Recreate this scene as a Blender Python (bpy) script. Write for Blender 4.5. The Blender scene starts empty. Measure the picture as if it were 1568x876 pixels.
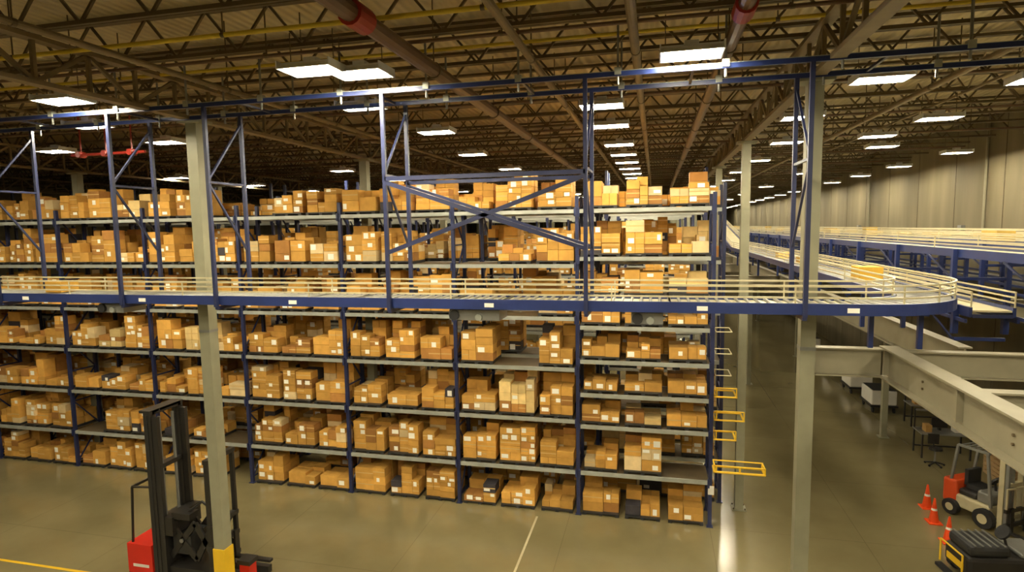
import bpy, math, random
from mathutils import Vector, Matrix
random.seed(7)
scene=bpy.context.scene
scene.view_settings.view_transform='Standard'

# ---------------------------------------------------------------- materials
def mat(name,col,rough=.6,metal=0.0,var=.12,scale=3.0,emit=None,bump=0.0,attr=False,spec=None):
    m=bpy.data.materials.new(name); m.use_nodes=True; nt=m.node_tree
    b=nt.nodes['Principled BSDF']; L=nt.links.new
    b.inputs['Roughness'].default_value=rough; b.inputs['Metallic'].default_value=metal
    if spec is not None: b.inputs['Specular IOR Level'].default_value=spec
    tc=nt.nodes.new('ShaderNodeTexCoord'); n=nt.nodes.new('ShaderNodeTexNoise')
    n.inputs['Scale'].default_value=scale; n.inputs['Detail'].default_value=4
    L(tc.outputs['Object'],n.inputs['Vector'])
    mr=nt.nodes.new('ShaderNodeMapRange'); L(n.outputs['Fac'],mr.inputs['Value'])
    mr.inputs['From Min'].default_value=.3; mr.inputs['From Max'].default_value=.7
    mr.inputs['To Min'].default_value=1-var; mr.inputs['To Max'].default_value=1+var
    mx=nt.nodes.new('ShaderNodeVectorMath'); mx.operation='SCALE'
    if attr:
        a=nt.nodes.new('ShaderNodeAttribute'); a.attribute_name='Col'; L(a.outputs['Color'],mx.inputs[0])
    else: mx.inputs[0].default_value=col[:3]
    L(mr.outputs['Result'],mx.inputs['Scale']); L(mx.outputs['Vector'],b.inputs['Base Color'])
    if emit:
        b.inputs['Emission Color'].default_value=(*emit[0],1); b.inputs['Emission Strength'].default_value=emit[1]
    if bump:
        bp=nt.nodes.new('ShaderNodeBump'); bp.inputs['Strength'].default_value=bump
        L(n.outputs['Fac'],bp.inputs['Height']); L(bp.outputs['Normal'],b.inputs['Normal'])
    return m
BLUE=mat('blue_painted_steel',(.016,.022,.070),.38)
BLUEB=mat('bright_blue_steel',(.018,.032,.13),.35)
GALV=mat('galvanised_beam',(.42,.44,.40),.35,.35)
CREAM=mat('cream_rail',(.58,.52,.33),.35,.2)
BOX=mat('cardboard',(.5,.3,.1),.75,attr=True,var=.10,scale=5,spec=.2)
LABEL=mat('paper_label',(.92,.90,.80),.6,var=.04)
TAPE=mat('packing_tape',(.60,.39,.14),.3,var=.05)
DARK=mat('dark_plastic',(.02,.02,.02),.5)
COLM=mat('column_paint',(.27,.26,.175),.5,var=.08)
IBEAM=mat('mezzanine_beam_paint',(.24,.215,.145),.5,var=.08)
YEL=mat('safety_yellow',(.80,.50,.02),.45,var=.06)
RED=mat('truck_red',(.62,.02,.01),.35,var=.05)
ORANGE=mat('orange_paint',(.60,.07,.015),.4,var=.05)
STEEL=mat('roof_steel',(.115,.085,.045),.5,.3,var=.15)
GIRD=mat('girder_steel',(.21,.16,.09),.5,.3,var=.15)
PIPE=mat('brown_pipe',(.12,.065,.035),.4,var=.1)
REDP=mat('red_coupling',(.30,.02,.01),.45)
YPIPE=mat('yellow_gas_pipe',(.60,.44,.03),.5)
WHITE=mat('white_paint',(.75,.73,.66),.5,var=.05)
RUB=mat('black_rubber',(.012,.012,.012),.8)
BLK=mat('black_steel',(.022,.020,.018),.4)
GREY=mat('grey_metal',(.25,.25,.23),.4,.4)
WOOD=mat('pallet_wood',(.40,.26,.12),.7)
DECKM=mat('mezzanine_deck',(.07,.065,.05),.7)
LAMP=mat('fluorescent_tubes',(1,1,1),.5,emit=((1.0,.885,.63),245.0))
LAMPB=mat('fixture_housing',(.75,.78,.85),.3)

def floor_mat():
    m=bpy.data.materials.new('polished_concrete'); m.use_nodes=True; nt=m.node_tree; L=nt.links.new
    b=nt.nodes['Principled BSDF']; tc=nt.nodes.new('ShaderNodeTexCoord')
    n=nt.nodes.new('ShaderNodeTexNoise'); n.inputs['Scale'].default_value=.3; n.inputs['Detail'].default_value=7; n.inputs['Roughness'].default_value=.55
    L(tc.outputs['Object'],n.inputs['Vector'])
    r=nt.nodes.new('ShaderNodeValToRGB'); r.color_ramp.elements[0].position=.3; r.color_ramp.elements[1].position=.7
    r.color_ramp.elements[0].color=(.175,.145,.068,1); r.color_ramp.elements[1].color=(.25,.212,.108,1)
    L(n.outputs['Fac'],r.inputs['Fac'])
    br=nt.nodes.new('ShaderNodeTexBrick'); br.offset=0; br.inputs['Scale'].default_value=1
    br.inputs['Brick Width'].default_value=3.9; br.inputs['Row Height'].default_value=3.9; br.inputs['Mortar Size'].default_value=.008
    br.inputs['Color1'].default_value=(1,1,1,1); br.inputs['Color2'].default_value=(.97,.97,.97,1); br.inputs['Mortar'].default_value=(.7,.7,.7,1)
    L(tc.outputs['Object'],br.inputs['Vector'])
    mx=nt.nodes.new('ShaderNodeMix'); mx.data_type='RGBA'; mx.blend_type='MULTIPLY'; mx.inputs[0].default_value=1
    L(r.outputs['Color'],mx.inputs[6]); L(br.outputs['Color'],mx.inputs[7]); L(mx.outputs[2],b.inputs['Base Color'])
    n2=nt.nodes.new('ShaderNodeTexNoise'); n2.inputs['Scale'].default_value=.9; n2.inputs['Detail'].default_value=3; L(tc.outputs['Object'],n2.inputs['Vector'])
    mr=nt.nodes.new('ShaderNodeMapRange'); mr.inputs['To Min'].default_value=.09; mr.inputs['To Max'].default_value=.24
    L(n2.outputs['Fac'],mr.inputs['Value']); L(mr.outputs['Result'],b.inputs['Roughness'])
    b.inputs['Specular IOR Level'].default_value=.85
    return m
def wall_mat():
    m=bpy.data.materials.new('tilt_up_concrete'); m.use_nodes=True; nt=m.node_tree; L=nt.links.new
    b=nt.nodes['Principled BSDF']; b.inputs['Roughness'].default_value=.75; tc=nt.nodes.new('ShaderNodeTexCoord')
    mp=nt.nodes.new('ShaderNodeMapping'); mp.inputs['Scale'].default_value=(1,1,.12); L(tc.outputs['Object'],mp.inputs['Vector'])
    n=nt.nodes.new('ShaderNodeTexNoise'); n.inputs['Scale'].default_value=1.1; n.inputs['Detail'].default_value=6; L(mp.outputs[0],n.inputs['Vector'])
    r=nt.nodes.new('ShaderNodeValToRGB'); r.color_ramp.elements[0].position=.3; r.color_ramp.elements[1].position=.72
    r.color_ramp.elements[0].color=(.14,.115,.063,1); r.color_ramp.elements[1].color=(.215,.183,.11,1)
    L(n.outputs['Fac'],r.inputs['Fac']); L(r.outputs['Color'],b.inputs['Base Color'])
    return m
def deck_mat():
    m=bpy.data.materials.new('corrugated_roof_deck'); m.use_nodes=True; nt=m.node_tree; L=nt.links.new
    b=nt.nodes['Principled BSDF']; b.inputs['Roughness'].default_value=.42; tc=nt.nodes.new('ShaderNodeTexCoord')
    w=nt.nodes.new('ShaderNodeTexWave'); w.bands_direction='X'; w.inputs['Scale'].default_value=1.6; L(tc.outputs['Object'],w.inputs['Vector'])
    n=nt.nodes.new('ShaderNodeTexNoise'); n.inputs['Scale'].default_value=.5; L(tc.outputs['Object'],n.inputs['Vector'])
    r=nt.nodes.new('ShaderNodeValToRGB'); r.color_ramp.elements[0].color=(.40,.32,.18,1); r.color_ramp.elements[1].color=(.64,.55,.34,1)
    L(n.outputs['Fac'],r.inputs['Fac']); L(r.outputs['Color'],b.inputs['Base Color'])
    bp=nt.nodes.new('ShaderNodeBump'); bp.inputs['Strength'].default_value=.6; bp.inputs['Distance'].default_value=.05
    L(w.outputs['Fac'],bp.inputs['Height']); L(bp.outputs['Normal'],b.inputs['Normal'])
    return m
FLOOR=floor_mat(); WALL=wall_mat(); RDECK=deck_mat()

# ---------------------------------------------------------------- mesh builder
class MB:
    def __init__(s): s.v=[]; s.f=[]; s.m=[]; s.c=[]; s.mats=[]
    def mi(s,m):
        if m not in s.mats: s.mats.append(m)
        return s.mats.index(m)
    def add(s,vs,fs,m,col=(1,1,1)):
        o=len(s.v); s.v+=vs; k=s.mi(m)
        for f in fs: s.f.append(tuple(i+o for i in f)); s.m.append(k); s.c.append(col)
    def box(s,x0,x1,y0,y1,z0,z1,m,col=(1,1,1)):
        s.add([(x0,y0,z0),(x1,y0,z0),(x1,y1,z0),(x0,y1,z0),(x0,y0,z1),(x1,y0,z1),(x1,y1,z1),(x0,y1,z1)],
              [(0,3,2,1),(4,5,6,7),(0,1,5,4),(1,2,6,5),(2,3,7,6),(3,0,4,7)],m,col)
    def bar(s,p,q,w,h,m,up=(0,0,1)):
        p=Vector(p);q=Vector(q);d=(q-p).normalized();u=Vector(up)
        if abs(d.dot(u))>.97: u=Vector((1,0,0))
        sd=d.cross(u).normalized(); u=sd.cross(d)
        vs=[]
        for e in (p,q):
            for a,b in ((-1,-1),(1,-1),(1,1),(-1,1)): vs.append(tuple(e+sd*(a*w/2)+u*(b*h/2)))
        s.add(vs,[(0,1,2,3),(7,6,5,4),(0,4,5,1),(1,5,6,2),(2,6,7,3),(3,7,4,0)],m)
    def cyl(s,p,q,r,m,n=10,r2=None):
        r2=r if r2 is None else r2
        p=Vector(p);q=Vector(q);d=(q-p).normalized();u=Vector((0,0,1))
        if abs(d.z)>.97:u=Vector((1,0,0))
        a=d.cross(u).normalized();b=a.cross(d);vs=[]
        for e,rr in ((p,r),(q,r2)):
            for i in range(n):
                t=2*math.pi*i/n; vs.append(tuple(e+a*(rr*math.cos(t))+b*(rr*math.sin(t))))
        fs=[(i,(i+1)%n,n+(i+1)%n,n+i) for i in range(n)]+[tuple(range(n-1,-1,-1)),tuple(range(n,2*n))]
        s.add(vs,fs,m)
    def sweep(s,path,o0,o1,h0,h1,m):
        vs=[];n=len(path)
        for i,p in enumerate(path):
            a=Vector(path[max(0,i-1)]);b=Vector(path[min(n-1,i+1)]);d=(b-a);d.z=0;d.normalize();nr=Vector((d.y,-d.x,0));p=Vector(p)
            for o,h in ((o0,h0),(o1,h0),(o1,h1),(o0,h1)): vs.append(tuple(p+nr*o+Vector((0,0,h))))
        fs=[]
        for i in range(n-1):
            for k in range(4): fs.append((4*i+k,4*i+(k+1)%4,4*i+4+(k+1)%4,4*i+4+k))
        fs+=[(3,2,1,0),(4*n-4,4*n-3,4*n-2,4*n-1)]
        s.add(vs,fs,m)
    def ibeam(s,p,q,w,h,m,t=.025):
        p=Vector(p);q=Vector(q)
        up=Vector((0,0,1))
        s.bar(p,q,t,h-.002,m)
        s.bar(p+up*(h/2-t/2),q+up*(h/2-t/2),w,t,m); s.bar(p-up*(h/2-t/2),q-up*(h/2-t/2),w,t,m)
    def obj(s,name,parent=None,loc=None,bevel=0):
        me=bpy.data.meshes.new(name); me.from_pydata(s.v,[],s.f)
        for m in s.mats: me.materials.append(m)
        me.polygons.foreach_set('material_index',s.m)
        if any(c!=(1,1,1) for c in s.c):
            at=me.color_attributes.new('Col','FLOAT_COLOR','CORNER'); data=[]
            for f,c in zip(s.f,s.c): data+=[c[0],c[1],c[2],1.0]*len(f)
            at.data.foreach_set('color',data)
        me.update(); ob=bpy.data.objects.new(name,me); scene.collection.objects.link(ob)
        if parent: ob.parent=parent
        if loc: ob.location=loc
        if bevel:
            b=ob.modifiers.new('b','BEVEL'); b.width=bevel; b.segments=2; b.limit_method='ANGLE'
        return ob
def empty(name,loc=(0,0,0),rz=0):
    e=bpy.data.objects.new(name,None); scene.collection.objects.link(e); e.location=loc; e.rotation_euler=(0,0,rz); e.empty_display_size=.2; return e

XL,XR,YB,YF=-42,10.6,-26,112; ZR=12.3
# ---------------------------------------------------------------- shell
m=MB(); m.box(XL,XR,YB,YF,-.2,0,FLOOR); m.obj('floor')
m=MB(); m.box(XL,XR,YB,YF,ZR,ZR+.15,RDECK); m.obj('ceiling')
m=MB(); m.box(XR,XR+.25,YB,YF,0,ZR,WALL)
y=YB+2
while y<YF: m.box(XR-.012,XR,y-.02,y+.02,0,ZR,STEEL); y+=3.6
for y in (-1.0,9.5,22,38): m.cyl((XR-.08,y,6.5),(XR-.08,y,ZR-.1),.05,IBEAM,8); m.box(XR-.15,XR,y+1.5,y+1.8,7.9,8.2,GREY)
m.obj('wall_right')
m=MB(); m.box(XL-.25,XL,YB,YF,0,ZR,WALL); m.obj('wall_left')
m=MB(); m.box(XL,XR,YF,YF+.25,0,ZR,WALL); m.obj('wall_far')
m=MB(); m.box(XL,XR,YB-.25,YB,0,ZR,WALL); m.obj('wall_near')
m=MB(); m.box(-4.85,-4.79,-12,-.35,.001,.004,CREAM); m.obj('floor_joint_stripe')
m=MB(); m.box(-40,-14.6,-5.5,-5.42,.001,.004,YEL); m.obj('floor_lane_stripe')

# ---------------------------------------------------------------- columns
COLX=(-34.05,-22.4,-10.75,.93); COLY=[-20.7,-13.35]+[-6+7.35*i for i in range(16)]
def column(x,y):
    m=MB(); w=.125 if x<0 else .115
    m.box(x-w,x+w,y-w,y+w,0,10.65,COLM)
    m.box(x-.2,x+.2,y-.2,y+.2,0,.03,COLM); m.box(x-.26,x+.26,y-.2,y+.2,10.62,10.68,COLM)
    for a in (-.16,.16):
        for b in (-.16,.16): m.cyl((x+a,y+b,.03),(x+a,y+b,.08),.02,STEEL,6)
    if y<0:
        m.box(x-w-.02,x+w+.02,y-w-.02,y+w+.02,.03,1.5,YEL)
    m.box(x-w-.005,x+w+.005,y-w-.005,y+w+.005,6.3,6.36,GREY)
    m.obj('steel_column')
for x in COLX:
    for y in COLY:
        if x<-30 and y>40: continue
        column(x,y)

# ---------------------------------------------------------------- roof structure
def joist_mesh(x0,x1):
    m=MB(); zt=ZR-.06; zb=ZR-.85
    for dy in (-.04,.04):
        m.box(x0,x1,dy-.03,dy+.03,zt-.06,zt,STEEL); m.box(x0,x1,dy-.03,dy+.03,zb,zb+.06,STEEL)
    x=x0;i=0;st=.62
    while x+st<=x1:
        a,b=(zb+.03,zt-.03) if i%2==0 else (zt-.03,zb+.03)
        m.bar((x,0,a),(x+st,0,b),.04,.04,STEEL); x+=st;i+=1
    return m
jm=joist_mesh(XL,XR-.05).obj('roof_bar_joist'); jm.location=(0,-24,0)
yy=-24+1.84
while yy<YF-1:
    if yy<75 or int(yy/1.84)%2==0:
        o=bpy.data.objects.new('roof_bar_joist',jm.data); scene.collection.objects.link(o); o.location=(0,yy,0)
    yy+=1.84
for x in COLX+(5.6,-16.6,):
    m=MB(); zb,zt=10.68,11.42
    if x in COLX:
        m.box(x-.1,x+.1,YB+.1,YF-.1,zb,zb+.07,GIRD); m.box(x-.1,x+.1,YB+.1,YF-.1,zt-.07,zt,GIRD)
        y=YB+.2;i=0
        while y<70:
            a,b=(zb+.05,zt-.05) if i%2==0 else (zt-.05,zb+.05)
            m.bar((x,y,a),(x,y+.92,b),.06,.06,GIRD); m.box(x-.03,x+.03,y-.03,y+.03,zb+.05,zt-.05,GIRD); y+=.92;i+=1
        m.obj('roof_truss_girder')
    else:
        m.box(x-.03,x+.03,YB+.1,YF-.1,ZR-.9,ZR-.85,GIRD)
        y=-24
        while y<60: m.bar((x,y,ZR-.85),(x+.0,y+.92,ZR-.08),.03,.03,GIRD); m.bar((x,y+.92,ZR-.08),(x,y+1.84,ZR-.85),.03,.03,GIRD); y+=1.84
        m.obj('joist_bridging')
def pipe(name,pts,r,mt,coup=None,hang=0):
    m=MB()
    for p,q in zip(pts[:-1],pts[1:]): m.cyl(p,q,r,mt,12)
    if coup:
        for c in coup: m.cyl(c[0],c[1],r*1.35,REDP,14)
    p,q=Vector(pts[0]),Vector(pts[-1]); n=int((q-p).length/3.7)
    for i in range(n):
        e=p.lerp(q,(i+.5)/n); m.cyl(e,(e.x,e.y,ZR-.07),.012,STEEL,5); m.cyl(e-(q-p).normalized()*.03,e+(q-p).normalized()*.03,r*1.12,STEEL,12)
    m.obj(name)
pipe('sprinkler_main_pipe',[(-5.1,-24,11.0),(-5.1,100,11.0)],.12,PIPE,[((-5.1,-9.9,11),(-5.1,-9.5,11))])
pipe('sprinkler_main_pipe',[(-.5,-24,11.0),(-.5,100,11.0)],.10,PIPE,[((-.5,-8.9,11),(-.5,-8.5,11))])
pipe('conduit_pipe',[(-3.5,-24,11.1),(-3.5,90,11.1)],.06,GIRD)
pipe('conduit_pipe',[(-1.85,-24,11.1),(-1.85,90,11.1)],.07,GIRD)
pipe('conduit_pipe',[(-9.2,-24,11.0),(-9.2,90,11.0)],.05,GIRD)
pipe('conduit_pipe',[(3.7,-24,11.0),(3.7,90,11.0)],.06,GIRD)
pipe('gas_pipe',[(-41,-8.9,11.25),(10,-8.9,11.25)],.035,YPIPE)
pipe('gas_pipe',[(-41,-6.9,11.38),(10,-6.9,11.38)],.03,YPIPE)
for yb in (-7.9,-3.2,1.0,5.2,10,15,20,26,32): pipe('sprinkler_branch_pipe',[(-41,yb,11.22),(10,yb,11.22)],.03,PIPE)
m=MB(); m.cyl((-16.3,-4,10.45),(-14.0,-4,10.45),.035,REDP,10)
for x in (-16,-15.2,-14.4): m.cyl((x,-4.1,10.45),(x,-3.9,10.45),.08,REDP,12); m.cyl((x,-4,10.45),(x,-4,ZR-.86),.02,REDP,6)
m.obj('red_sprinkler_valve')

# ---------------------------------------------------------------- lamps
def lamp_mesh():
    m=MB(); l=.42
    m.box(-l,l,-.16,.16,.07,.12,LAMPB)
    for s in (-1,1):
        m.add([(-l,s*.16,.08),(l,s*.16,.08),(l,s*.27,.0),(-l,s*.27,.0),(-l,s*.16,.095),(l,s*.16,.095),(l,s*.28,.01),(-l,s*.28,.01)],[(0,1,2,3),(7,6,5,4),(3,2,6,7),(0,3,7,4),(1,2,6,5)],LAMPB)
    for k in (-1,1):
        m.box(-l+.04,l-.04,k*.11-.05,k*.11+.05,.01,.05,LAMP)
    m.box(-l-.02,-l,-.28,.28,.0,.12,LAMPB); m.box(l,l+.02,-.28,.28,.0,.12,LAMPB)
    m.box(-.1,.1,-.08,.08,.12,.2,LAMPB)
    for x in (-.36,.36): m.cyl((x,0,.11),(x,0,ZR-.9-10.8),.008,STEEL,5)
    return m
lm=None
def lamp(x,y,z=10.8,rz=0):
    global lm
    if lm is None: o=lamp_mesh().obj('high_bay_light_fixture'); lm=o.data
    else: o=bpy.data.objects.new('high_bay_light_fixture',lm); scene.collection.objects.link(o)
    o.location=(x,y,z); o.rotation_euler=(0,0,rz)
near=[(-1.05,-7.5),(-6.6,-8.3),(-6.0,-7.9),(-12.0,-7.75),(-13.9,-5.6),(-7.2,-5.6),(-2.6,-4.2),(-2.6,-1.7),(-6.9,-2.2),(5.0,-.2),(4.6,2.6),(2.2,-5.0),(5.0,-4.1),(-14.3,-3.0),(1.75,-1.4),(-18.5,-6),(-18.5,-2.6),(-23.5,-5),(-28,-5)]
for p in near: lamp(*p)
for x in (-22,-14.5,-7,-1,5): 
    for y in (-12,-14.5,-17,-22): lamp(x,y)
for i in range(16):
    y=1.8+i*5.2
    for x in (-2.6,2.3,9.0): lamp(x,y+(0 if x<0 else 1.3))
    if i<9: lamp(-7.4,y+.7)
    if i<4 : lamp(-14,y+4); lamp(-22,y+4)
    if i<9 and i%2==0: lamp(5.6,y+3.5)
    if i<5: lamp(-2.6,y+2.6)
for y in (-9,-4.5): lamp(9.0,y)

# ---------------------------------------------------------------- racks and boxes
B=3.66
LV=[0,1.34,2.85,4.37,5.84,7.35,8.88]
LV0=[0,1.34,2.72,3.65,4.62,5.60,6.45,7.55,8.88]
def rack(name,x_right,nb,y0,dep,top,first_special=False,lv=LV,colr=BLUE):
    m=MB()
    for b in range(nb+1):
        x=x_right-b*B
        for y in (y0+.05,y0+dep-.05):
            m.box(x-.05,x+.05,y-.05,y+.05,0,top,colr); m.box(x-.09,x+.09,y-.08,y+.08,0,.02,colr)
        z=.2;i=0
        while z+1.1<top:
            a,c=(y0+.08,y0+dep-.08) if i%2==0 else (y0+dep-.08,y0+.08)
            m.bar((x,a,z),(x,c,z+1.1),.04,.04,colr); m.bar((x,y0+.08,z),(x,y0+dep-.08,z),.04,.04,colr); z+=1.1;i+=1
    for b in range(nb):
        xa=x_right-b*B-.05; xb=x_right-(b+1)*B+.05
        ls=LV0 if (first_special and b==0) else lv
        for z in ls[1:]:
            for y in (y0,y0+dep):
                m.box(xb,xa,y-.03,y+.03,z-.11,z-.002,GALV)
                for e in (xa,xb): m.box(e-.03,e+.03,y-.04,y+.04,z-.2,z+.04,colr)
            for k in range(7):
                x=xb+(xa-xb)*(k+.5)/7; m.box(x-.03,x+.03,y0+.03,y0+dep-.03,z-.05,z-.004,GALV)
            m.box(xb,xa,y0+.03,y0+dep-.03,z-.004,z,STEEL)
    return m.obj(name)
def boxes(name,x_right,nb,y0,dep,first_special=False,lv=LV,rows=2,tophi=1.15,empty_p=.06):
    m=MB(); R=random.random; U=random.uniform
    for b in range(nb):
        ls=LV0 if (first_special and b==0) else lv
        for li,z in enumerate(ls):
            gap=(ls[li+1]-z-.22) if li+1<len(ls) else tophi
            for k in range(3):
                if R()<empty_p: continue
                cx=x_right-b*B-.64-1.19*k; wtot=U(.93,1.10)
                xl=cx-wtot/2
                m.box(xl,xl+wtot,y0+.03,y0+dep-.05,z+.05,z+.09,DARK)
                for q in (0,.5,1): m.box(xl+q*(wtot-.1),xl+q*(wtot-.1)+.1,y0+.03,y0+dep-.05,z+.002,z+.05,DARK)
                zb=z+.092
                full=U(.65,1.0) if R()>.33 else U(.25,.55)
                H=min(gap-.05,1.3)*full
                if li+1==len(ls): H=U(.5,1.0)*tophi
                mod=random.choice((.2,.24,.28,.33))
                tone0=U(.82,1.15); pale=R()<.05
                for r in range(rows):
                    nc=random.choice((2,2,3,3)); ws=[U(.7,1.3) for _ in range(nc)]; sw=sum(ws); x=xl
                    ya=y0+.03+U(0,.05) if r==0 else y0+.03+dep*.5
                    yb=ya+dep*.44
                    hr=H*(1 if r else U(.6,1.0))
                    for w in ws:
                        w=w/sw*wtot; hh=hr*random.choice((1,1,.85,.65,.5,1)); zz=zb; yj=ya+U(0,.09)
                        while zz<zb+hh-.08:
                            h=mod*random.choice((1,1,1,1.3,.75))
                            if zz+h>z+gap: break
                            t=tone0*U(.80,1.18)
                            c=(.60*t,.325*t,.072*t) if not pale else (.72*t,.52*t,.22*t)
                            q=R()
                            if q<.02: c=(.05,.045,.05)
                            elif q<.07: c=(.70*t,.53*t,.28*t)
                            elif q<.2: c=(.40*t,.19*t,.05*t)
                            x0,x1=x+.006,x+w-.006
                            cuts=[(x0,x1)]
                            if w>.42 and R()<.35: mm=(x0+x1)/2; cuts=[(x0,mm-.004),(mm+.004,x1)]
                            for (p0,p1) in cuts:
                                yk=yj+U(0,.035)
                                m.box(p0,p1,yk,yb,zz,zz+h-.008,BOX,c)
                                if r==0:
                                    if R()<.42:
                                        lw=min(U(.09,.22),(p1-p0)*.7); lh=min(U(.08,.18),h*.75); lx=U(p0+.01,p1-lw-.01); lz=zz+U(.1,.9)*(h-lh-.01)
                                        m.box(lx,lx+lw,yk-.003,yk,lz,lz+lh,LABEL)
                                    if R()<.4:
                                        m.box(p0,p1,yk-.0015,yk,zz+h*.47,zz+h*.47+.03,TAPE)
                            zz+=h
                        x+=w
    return m.obj(name)
NB=9
rack('pallet_rack',0,NB,0,1.12,9.25,True)
boxes('stacked_cardboard_boxes',0,NB,0,1.12,True)
rack('pallet_rack',.42,NB,1.62,1.12,9.6)
boxes('stacked_cardboard_boxes',.42,NB,1.62,1.12,rows=2,tophi=.7,empty_p=.15)
for y0,nb in ((6.6,9),(14.2,9),(22,7),(30,6)):
    rack('pallet_rack',.3,nb,y0,1.12,10.5 if y0<10 else 9.8)
    boxes('stacked_cardboard_boxes',.3,nb,y0,1.12,rows=1,tophi=.5,empty_p=.12)

# rack end yellow guards
m=MB()
def loop(x0,x1,y0,y1,z,r=.03,c=YEL):
    ps=[(x0,y0,z),(x1,y0,z),(x1,y1,z),(x0,y1,z)]
    for i in range(4): m.cyl(ps[i],ps[(i+1)%4],r,c,8)
loop(.06,1.32,-.45,-.05,1.80,.033); loop(.06,1.32,-.45,-.05,1.97,.02)
for x,y in ((1.32,-.45),(1.32,-.05),(.1,-.45),(.7,-.45)): m.cyl((x,y,1.78),(x,y,1.98),.025,YEL,8)
for z,x1 in ((2.5,.65),(3.05,.85),(3.7,.65)):
    loop(.10,x1,.1,.8,z,.026); m.cyl((.10,.1,z+.25),(x1,.1,z+.25),.018,YEL,8)
    for x,y in ((x1,.1),(.14,.1)): m.cyl((x,y,z),(x,y,z+.25),.018,YEL,8)
for z in (4.3,4.9,5.5): loop(.10,.5,.1,.8,z,.015,CREAM)
m.obj('yellow_guard_rail')
m=MB(); m.box(-.06,.10,-.012,-.002,.95,1.2,WHITE); m.obj('rack_end_sign')

# ---------------------------------------------------------------- conveyor
def arc(cx,cy,r,a0,a1,z,n=12):
    return [(cx+r*math.cos(math.radians(a0+(a1-a0)*i/n)),cy+r*math.sin(math.radians(a0+(a1-a0)*i/n)),z) for i in range(n+1)]
Z=7.16; XC=2.72
path=[(-40+i*.9,-6.72,Z) for i in range(int((1.2+40)/.9)+1)]+arc(XC-1.2,-5.52,1.2,-90,0,Z)+[(XC,-4+i*1.0,Z) for i in range(0,20)]+[(XC,16+i,Z+.0+i*.12) for i in range(0,14)]
def conveyor(name,path,hw=.38,rails=True,roll=True):
    m=MB()
    for s in (-1,1):
        a,b=(s*hw,s*(hw+.05)) if s>0 else (-(hw+.05),-hw)
        m.sweep(path,a,b,-.12,.05,BLUEB)
        if rails:
            for h in (.12,.21,.30):
                m.sweep(path,(a+b)/2-.014,(a+b)/2+.014,h,h+.026,CREAM)
    m.sweep(path,-hw+.01,hw-.01,-.03,.0,CREAM)
    for i,(p,q) in enumerate(zip(path[:-1],path[1:])):
        p=Vector(p);q=Vector(q);L=(q-p).length;dr=(q-p).normalized();nr=Vector((dr.y,-dr.x,0))
        t=0
        while t<L:
            e=p+dr*t
            if roll and e.y<14 and e.x>-26: m.cyl(e-nr*(hw-.02)+Vector((0,0,.02)),e+nr*(hw-.02)+Vector((0,0,.02)),.024,GREY,6)
            t+=.15
        if rails and i%3==0:
            for s in (-1,1):
                e=p+nr*s*(hw+.025); m.bar(e+Vector((0,0,.05)),e+Vector((0,0,.32)),.02,.02,CREAM)
        e=p; m.bar(e-nr*hw-Vector((0,0,.1)),e+nr*hw-Vector((0,0,.1)),.05,.06,BLUE)
    return m
m=conveyor('c',path)
random.seed(3)
for x in (-14.2,-11.3,-8.0,-4.3,-.9,1.2): m.box(x,x+.16,-7.156,-7.15,Z-.08,Z-.01,LABEL)
for x,l in ((-5.0,.9),(-12.5,.6),(-1.9,.5)):
    m.box(x,x+l,-6.95,-6.4,Z-.34,Z-.16,GREY); m.cyl((x+.1,-7.0,Z-.25),(x+.1,-6.6,Z-.25),.09,DARK,10); m.cyl((x+l*.6,-7.0,Z-.28),(x+l*.6,-6.7,Z-.28),.06,GALV,10)
m.obj('roller_conveyor')
m=MB(); m.box(-13.9,-13.5,-6.9,-6.5,Z+.05,Z+.27,BOX,(.55,.3,.05)); m.box(XC-.2,XC+.25,-3.2,-2.7,Z+.05,Z+.32,BOX,(.6,.36,.05)); m.box(XC-.2,XC+.2,2.0,2.4,Z+.05,Z+.25,BOX,(.5,.3,.06)); m.box(XC-.2,XC+.2,5.0,5.5,Z+.05,Z+.25,BOX,(.6,.42,.15)); m.obj('cardboard_box_on_conveyor')

# hanging support frame
m=MB(); ZT=10.66
NY,FY=-7.20,-6.22
for y in (NY,FY):
    m.box(-40,5.5,y-.03,y+.03,ZT,ZT+.07,BLUEB)
    m.box(-40,5.5,y-.035,y+.035,ZT+.07,ZT+.08,GALV)
x=-40
while x<5.5: m.box(x-.02,x+.02,NY,FY,ZT+.02,ZT+.06,BLUE); x+=2.6
x=-39.3
while x<5.5:
    for y in (NY,FY): m.cyl((x,y,ZT-.12),(x,y,ZR-.85),.02,GREY,6); m.box(x-.05,x+.05,y-.05,y+.05,ZT+.02,ZT+.13,GALV)
    x+=1.55
for x in (-32,-28.2,-24.6,-21.5,-18,-14.75,-11.65,-9.5,-6.0,-2.6,.62):
    for y in (NY,FY):
        m.box(x-.032,x+.032,y-.03,y+.03,Z-.15,ZT,BLUE)
    m.box(x-.03,x+.03,NY,FY,Z-.2,Z-.14,BLUE); m.box(x-.02,x+.02,NY,FY,9.3,9.34,BLUE)
    m.bar((x,NY,9.35),(x,FY,10.5),.035,.035,BLUE); m.bar((x,FY,8.0),(x,NY,9.3),.035,.035,BLUE)
y=NY
m.box(-6.0,-2.6,y-.03,y+.03,9.22,9.29,BLUE); m.box(-6.0,-2.6,FY-.03,FY+.03,9.22,9.28,BLUE)
m.bar((-6.0,y,9.2),(-2.6,y,8.05),.04,.07,BLUE); m.bar((-6.0,y,8.0),(-2.6,y,9.2),.04,.07,BLUE)
m.bar((-6.0,FY,9.2),(-2.6,FY,8.05),.04,.05,BLUE)
m.obj('conveyor_hanger_frame')
m=MB()
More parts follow.
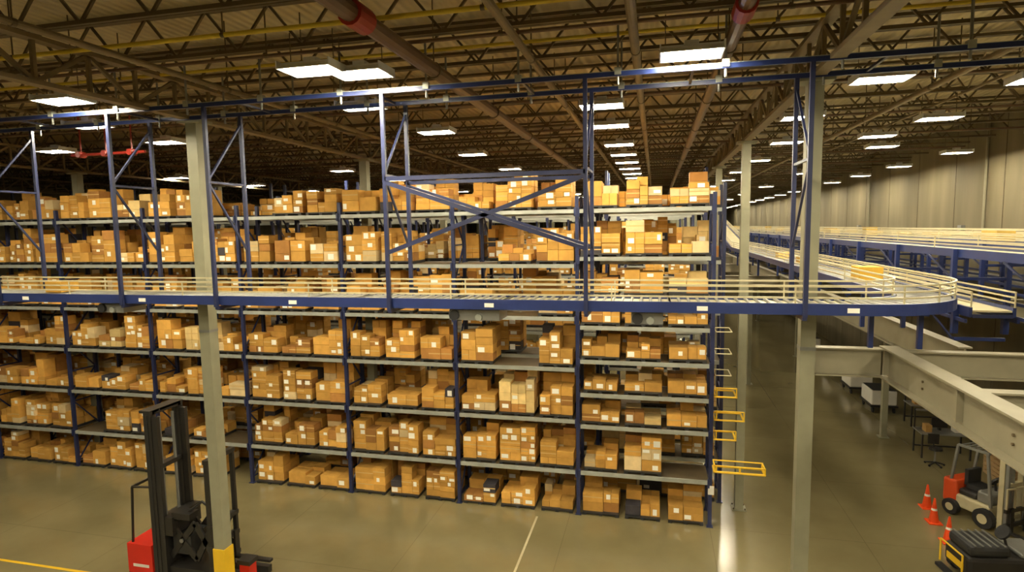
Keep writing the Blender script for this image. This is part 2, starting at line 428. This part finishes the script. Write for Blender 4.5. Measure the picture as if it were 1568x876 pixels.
for (x,y) in ((XC,-4.0),(XC,2),(XC,8),(XC,14),(2.2,-6.1)):
    for dx in (-.35,.35): m.box(x+dx-.035,x+dx+.035,y-.035,y+.035,6.38,Z-.12,BLUEB)
m.obj('conveyor_support_stand')

# ---------------------------------------------------------------- mezzanine beams
m=MB(); zc=6.12; h=.52
m.ibeam((2.18,-14,zc),(2.18,-5.9,zc),.26,h,IBEAM)
m.ibeam((1.06,-6,zc),(2.05,-6,zc),.2,h*.9,IBEAM)
m.ibeam((2.31,-6,zc),(10.55,-6,zc),.2,h*.8,IBEAM)
m.ibeam((2.31,-8.4,zc),(10.55,-8.4,zc),.2,h*.8,IBEAM)
m.ibeam((2.31,-11,zc),(10.55,-11,zc),.2,h*.8,IBEAM)
m.ibeam((3.3,-5.85,zc),(3.3,60,zc),.2,h,IBEAM)
for y in (1.35,8.7,16.05,23.4,30.75): m.ibeam((1.06,y,zc),(10.5,y,zc),.2,h*.8,IBEAM)
m.ibeam((7.2,-5.85,zc),(7.2,60,zc),.2,h*.8,IBEAM)
for y in (-8.4,-6,):
    m.box(2.09,2.27,y-.02,y+.02,zc-.2,zc+.2,IBEAM)
for (x,y) in ((2.18,-9.5),(2.18,-7.3)):
    for dz in (-.08,.02): m.cyl((x-.02,y,zc+dz),(x-.04,y,zc+dz),.018,STEEL,6)
m.obj('mezzanine_steel_beam')
m=MB(); m.box(4.4,10.55,3.0,70,zc+.27,zc+.31,DECKM); m.obj('mezzanine_deck')
for (x,y) in ((7.2,8.7),(7.2,23.4),(7.2,38),(3.3,16.05),(3.3,30.75)):
    m=MB(); m.box(x-.1,x+.1,y-.1,y+.1,0,zc-.26,COLM); m.box(x-.18,x+.18,y-.18,y+.18,0,.03,COLM); m.obj('mezzanine_post')

def side_line(x,z,y0,y1,zfoot,hw=.4):
    path=[(x,y0+i*1.5,z) for i in range(int((y1-y0)/1.5)+1)]
    m=conveyor('c',path,hw,True,False)
    y=y0+.4
    while y<min(y1,50):
        for s in (-1,1): m.box(x+s*(hw+.09)-.045,x+s*(hw+.09)+.045,y-.045,y+.045,zfoot,z+.05,BLUEB)
        m.box(x-hw-.1,x+hw+.1,y-.03,y+.03,z-.6,z-.54,BLUEB)
        m.bar((x-hw-.09,y,z-.6),(x-hw-.09,y+1.2,z-.12),.03,.03,BLUE)
        y+=3.0
    for s in (-1,1): m.box(x+s*(hw+.09)-.02,x+s*(hw+.09)+.02,y0,y1,zfoot+.25,zfoot+.31,BLUEB)
    m.obj('sorting_conveyor')
side_line(5.0,7.76,-5.9,75,6.43)
side_line(6.9,7.84,-5.9,75,6.43)
side_line(8.8,7.70,-5.9,75,6.43)
side_line(4.1,6.85,-4.9,70,6.38,.3)
m=MB(); random.seed(5)
for i in range(26):
    y=random.uniform(0,60); x=random.choice((6.9,8.8)); z={6.9:7.84,8.8:7.70}[x]
    m.box(x-.2,x+.2,y,y+random.uniform(.3,.9),z+.005,z+random.uniform(.2,.35),BOX,(.55,.38,.1))
m.obj('parcels_on_sorting_conveyor')

# ---------------------------------------------------------------- reach truck
e=empty('reach_truck',(-12.75,-5.1,0))
m=MB()
m.box(-1.05,-.35,-.5,.5,.12,1.02,RED); m.box(-1.05,-.35,-.505,-.5,.12,.3,BLK); m.obj('body',e,bevel=.05)
m=MB(); m.box(-.9,-.45,-.508,-.502,.46,.53,WHITE); m.obj('nameplate',e)
m=MB()
for y in (-.42,.42):
    m.box(-.30,-.10,y-.07,y+.07,.1,4.25,BLK)
    m.box(-.10,.04,y-.05,y+.05,.3,4.15,BLK)
    m.box(-.24,-.18,y-.085,y+.085,.1,4.2,DARK)
for z in (.5,1.6,2.9,4.25): m.box(-.3,-.1,-.42,.42,z-.05,z+.05,BLK)
m.box(-.40,-.1,-.5,.5,4.25,4.31,BLK); m.bar((-.4,-.48,4.28),(-.1,-.2,4.28),.05,.05,BLK)
for y in (-.2,.2): m.cyl((-.15,y,.3),(-.15,y,4.1),.035,GREY,8)
for y in (-.42,.42):
    m.bar((-.95,y,.95),(-.85,y,2.4),.04,.04,BLK); m.bar((-.85,y,2.4),(-.2,y,2.45),.04,.04,BLK)
m.box(-.87,-.83,-.42,.42,2.37,2.43,BLK)
m.obj('mast',e)
m=MB()
for y in (-.3,.3):
    m.bar((.02,y,.7),(.75,y,1.6),.05,.14,BLK); m.bar((.02,y,1.6),(.75,y,.7),.05,.14,BLK); m.bar((.75,y,1.6),(1.25,y,.8),.05,.14,BLK); m.bar((.75,y,.7),(1.25,y,1.6),.05,.14,BLK)
m.cyl((.38,-.36,1.15),(.38,.36,1.15),.05,GREY,10); m.box(.1,.6,-.3,.3,.8,1.25,DARK); m.box(.2,.7,-.4,-.1,1.7,1.85,BLK); m.box(.0,.25,-.45,.45,1.3,1.75,BLK)
m.cyl((.1,-.3,1.5),(.9,-.2,2.1),.03,BLK,8); m.cyl((.9,-.2,2.1),(1.25,-.3,2.0),.03,BLK,8)
m.obj('reach_scissor',e)
m=MB()
for y in (-.42,-.14,.14,.42): m.box(1.22,1.32,y-.035,y+.035,.5,3.2,BLK)
for z in (.6,1.1,1.6,3.17): m.box(1.20,1.34,-.46,.46,z-.05,z+.05,BLK)
for y in (-.3,.3): m.box(1.32,2.3,y-.06,y+.06,.5,.56,BLK); m.box(1.32,1.38,y-.06,y+.06,.5,1.2,BLK)
m.obj('carriage_and_forks',e)
m=MB()
for y in (-.5,.5):
    m.box(-.3,2.1,y-.07,y+.07,.08,.26,BLK); m.cyl((1.95,y-.06,.11),(1.95,y+.06,.11),.11,RUB,14)
m.cyl((-.9,-.2,.17),(-.9,.2,.17),.17,RUB,16); m.box(-.35,1.2,-.4,.4,.2,.5,BLK)
m.box(-.34,.0,-.35,.35,.5,1.3,DARK)
m.box(2.1,2.35,-.55,-.3,.1,.9,RED); m.box(2.06,2.39,-.58,-.28,.9,1.0,BLK)
m.obj('chassis_legs_wheels',e)

# ---------------------------------------------------------------- counterbalance forklift
e=empty('forklift',(7.6,1.9,0),math.radians(-60))
m=MB(); m.box(-.85,.3,-.45,.45,.25,.62,CREAM); m.box(-1.0,-.6,-.48,.48,.3,1.0,ORANGE); m.box(-.6,-.1,-.4,.4,.62,.8,BLK); m.box(-.1,.3,-.4,.4,.62,.95,GREY); m.obj('body',e,bevel=.06)
m=MB()
for y in (-.42,.42):
    m.bar((.3,y,.6),(.15,y,2.05),.06,.06,GREY); m.bar((-.8,y,.95),(-.65,y,2.05),.06,.06,GREY); m.bar((-.65,y,2.05),(.2,y,2.07),.06,.06,GREY)
for k in range(6): m.box(-.6+.14*k,-.57+.14*k,-.42,.42,2.05,2.08,GREY)
m.obj('overhead_guard',e)
m=MB()
for y in (-.35,.35): m.box(.45,.58,y-.05,y+.05,.1,2.1,CREAM); m.box(.6,.68,y-.04,y+.04,.1,2.0,GREY)
for z in (.4,1.3,2.05): m.box(.47,.57,-.35,.35,z-.05,z+.05,CREAM)
m.box(.68,.74,-.5,.5,.25,.35,BLK); m.box(.68,.74,-.5,.5,.65,.75,BLK)
for y in (-.28,.28): m.box(.7,1.6,y-.06,y+.06,.06,.11,BLK); m.box(.7,.76,y-.06,y+.06,.06,.75,BLK)
for y in (-.45,-.15,.15,.45): m.box(.69,.73,y-.02,y+.02,.75,1.3,CREAM)
m.box(.69,.73,-.47,.47,1.27,1.31,CREAM)
m.cyl((.52,0,.2),(.52,0,1.9),.05,GREY,8)
m.obj('mast_and_forks',e)
m=MB(); m.box(-.5,-.05,-.25,.25,.82,.95,DARK); m.box(-.55,-.45,-.25,.25,.9,1.35,DARK); m.cyl((.15,0,.6),(.1,0,1.2),.03,BLK); m.cyl((.12,0,1.2),(.08,0,1.23),.17,BLK,16); m.obj('seat_and_steering',e)
m=MB()
for x,r in ((.2,.27),(-.7,.22)):
    for y in (-.50,.50): m.cyl((x,y-.08,r),(x,y+.08,r),r,RUB,20); m.cyl((x,y-.09,r),(x,y+.09,r),r*.5,CREAM,14)
m.obj('wheels',e)

# ---------------------------------------------------------------- ride-on scrubber
e=empty('ride_on_floor_scrubber',(6.25,-1.15,0),math.radians(8))
m=MB(); m.box(-.85,.8,-.45,.45,.22,.72,BLK); m.box(-.8,.1,-.42,.42,.72,.98,DARK); m.obj('body',e,bevel=.09)
m=MB(); m.box(.3,.85,-.4,.4,.72,.82,GREY); m.box(.85,1.0,-.47,.47,.3,.7,ORANGE); m.obj('hood',e,bevel=.04)
m=MB()
for k in range(5): m.box(-.7+.16*k,-.66+.16*k,-.4,.4,.98,1.0,GREY)
m.cyl((-.95,-.4,.2),(-.95,-.4,.75),.022,YEL,8); m.cyl((-.95,.4,.2),(-.95,.4,.75),.022,YEL,8); m.cyl((-.95,-.4,.75),(-.95,.4,.75),.022,YEL,8)
m.box(-.87,-.855,-.3,.3,.35,.5,YEL); m.cyl((.25,0,.8),(.15,0,1.15),.03,BLK,8); m.cyl((.17,0,1.13),(.13,0,1.16),.18,RUB,16)
m.box(-1.0,-.85,-.5,.5,.03,.1,RUB)
m.obj('seat_handle_and_trim',e)
m=MB()
for x in (-.55,.6):
    for y in (-.42,.42): m.cyl((x,y-.08,.2),(x,y+.08,.2),.2,RUB,18); m.cyl((x,y-.085,.2),(x,y+.085,.2),.09,GREY,12)
m.obj('wheels',e)

# ---------------------------------------------------------------- cones
CONE=mat('cone_orange',(.80,.07,.005),.5)
for x,y in ((6.3,2.5),(6.1,1.55),(6.0,.45)):
    m=MB(); m.box(-.17,.17,-.17,.17,0,.03,CONE); m.cyl((0,0,.03),(0,0,.36),.125,CONE,18,.075); m.cyl((0,0,.36),(0,0,.42),.075,WHITE,18,.063); m.cyl((0,0,.42),(0,0,.70),.063,CONE,18,.022)
    m.obj('traffic_cone',loc=(x,y,0))
e=empty('pallet_jack',(8.0,.1,0),math.radians(15))
m=MB()
for y in (-.2,.2): m.box(-.1,1.0,y-.08,y+.08,.12,.18,ORANGE); m.cyl((.9,y-.05,.06),(.9,y+.05,.06),.06,RUB,12)
m.box(-.3,-.1,-.25,.25,.1,.4,ORANGE); m.obj('forks',e)
m=MB(); m.cyl((-.25,0,.4),(-.5,0,1.15),.03,ORANGE,8); m.cyl((-.5,-.18,1.15),(-.5,.18,1.15),.025,BLK,8); m.cyl((-.22,-.08,.09),(-.22,.08,.09),.09,RUB,14); m.obj('handle_and_wheel',e)
def desk(x,y):
    e=empty('packing_desk',(x,y,0))
    m=MB(); m.box(-.8,.8,-.4,.4,.86,.9,GREY)
    for a in (-.75,.75):
        for b in (-.35,.35): m.box(a-.025,a+.025,b-.025,b+.025,0,.86,BLK)
    m.box(-.75,.75,.33,.37,.2,.25,BLK)
    for a in (-.75,.75): m.box(a-.02,a+.02,.33,.37,.9,1.6,BLK)
    m.box(-.75,.75,.2,.38,1.55,1.58,GREY); m.obj('table',e)
    m=MB(); m.box(-.3,.2,.1,.15,1.0,1.35,BLK); m.box(-.08,.0,.08,.2,.9,1.0,BLK); m.box(.35,.65,-.1,.2,.9,1.1,WHITE); m.box(-.6,-.4,-.2,.1,.9,1.15,BOX,(.5,.3,.1)); m.obj('monitor_and_supplies',e)
desk(8.5,7.0); desk(9.5,10.6)
m=MB(); m.cyl((0,0,.55),(0,0,.62),.2,BLK,16); m.cyl((0,0,.1),(0,0,.55),.03,GREY,8)
for k in range(5):
    a=k*math.tau/5; m.bar((0,0,.12),(.28*math.cos(a),.28*math.sin(a),.05),.04,.04,BLK); m.cyl((.28*math.cos(a),.28*math.sin(a)-.02,.035),(.28*math.cos(a),.28*math.sin(a)+.02,.035),.035,RUB,8)
m.box(-.17,.17,.16,.2,.7,1.05,BLK); m.bar((0,.1,.58),(0,.18,.8),.04,.03,BLK)
m.obj('swivel_stool',loc=(7.9,6.0,0))
for (px,py,n) in ((9.7,5.2,5),(9.7,3.5,3)):
    m=MB()
    for i in range(n):
        z=i*.14
        for k in range(5): m.box(-.5,.5,-.55+.24*k,-.43+.24*k,z+.11,z+.132,WOOD)
        for k in (-.48,-.05,.38): m.box(k,k+.1,-.55,.55,z,z+.108,WOOD)
    m.obj('wooden_pallet_stack',loc=(px,py,0))
for x,y in ((8.3,12.6),(8.3,15.6),(8.3,19.2),(8.3,25)):
    e=empty('white_bin_cart',(x,y,0))
    m=MB(); m.box(-.5,.5,-.7,.7,.35,1.0,WHITE); m.obj('bin',e,bevel=.05)
    m=MB(); m.box(-.45,.45,-.65,.65,.98,1.02,DARK); m.box(-.54,.54,-.74,.74,.27,.35,BLK)
    for a in (-.42,.42):
        for b in (-.6,.6): m.cyl((a-.03,b,.12),(a+.03,b,.12),.12,RUB,12); m.box(a-.03,a+.03,b-.03,b+.03,.2,.28,GREY)
    m.obj('frame_and_casters',e)
# ---------------------------------------------------------------- world
w=bpy.data.worlds.new('w'); scene.world=w; w.use_nodes=True
w.node_tree.nodes['Background'].inputs[0].default_value=(1,.85,.6,1); w.node_tree.nodes['Background'].inputs[1].default_value=.02

# ---------------------------------------------------------------- camera
yaw,pitch,roll=.2367,.0982,-.0162
F=Vector((-math.sin(yaw)*math.cos(pitch),math.cos(yaw)*math.cos(pitch),-math.sin(pitch)))
R0=Vector((math.cos(yaw),math.sin(yaw),0)); U0=R0.cross(F)
c,s=math.cos(roll),math.sin(roll); R=R0*c+U0*s; U=-R0*s+U0*c
cd=bpy.data.cameras.new('camera'); cd.sensor_width=36; cd.sensor_fit='HORIZONTAL'; cd.lens=36*910.43/1568; cd.clip_end=400
co=bpy.data.objects.new('camera',cd); scene.collection.objects.link(co)
M=Matrix((( R.x,U.x,-F.x,-1.5338),(R.y,U.y,-F.y,-16.6328),(R.z,U.z,-F.z,8.402),(0,0,0,1)))
co.matrix_world=M; scene.camera=co
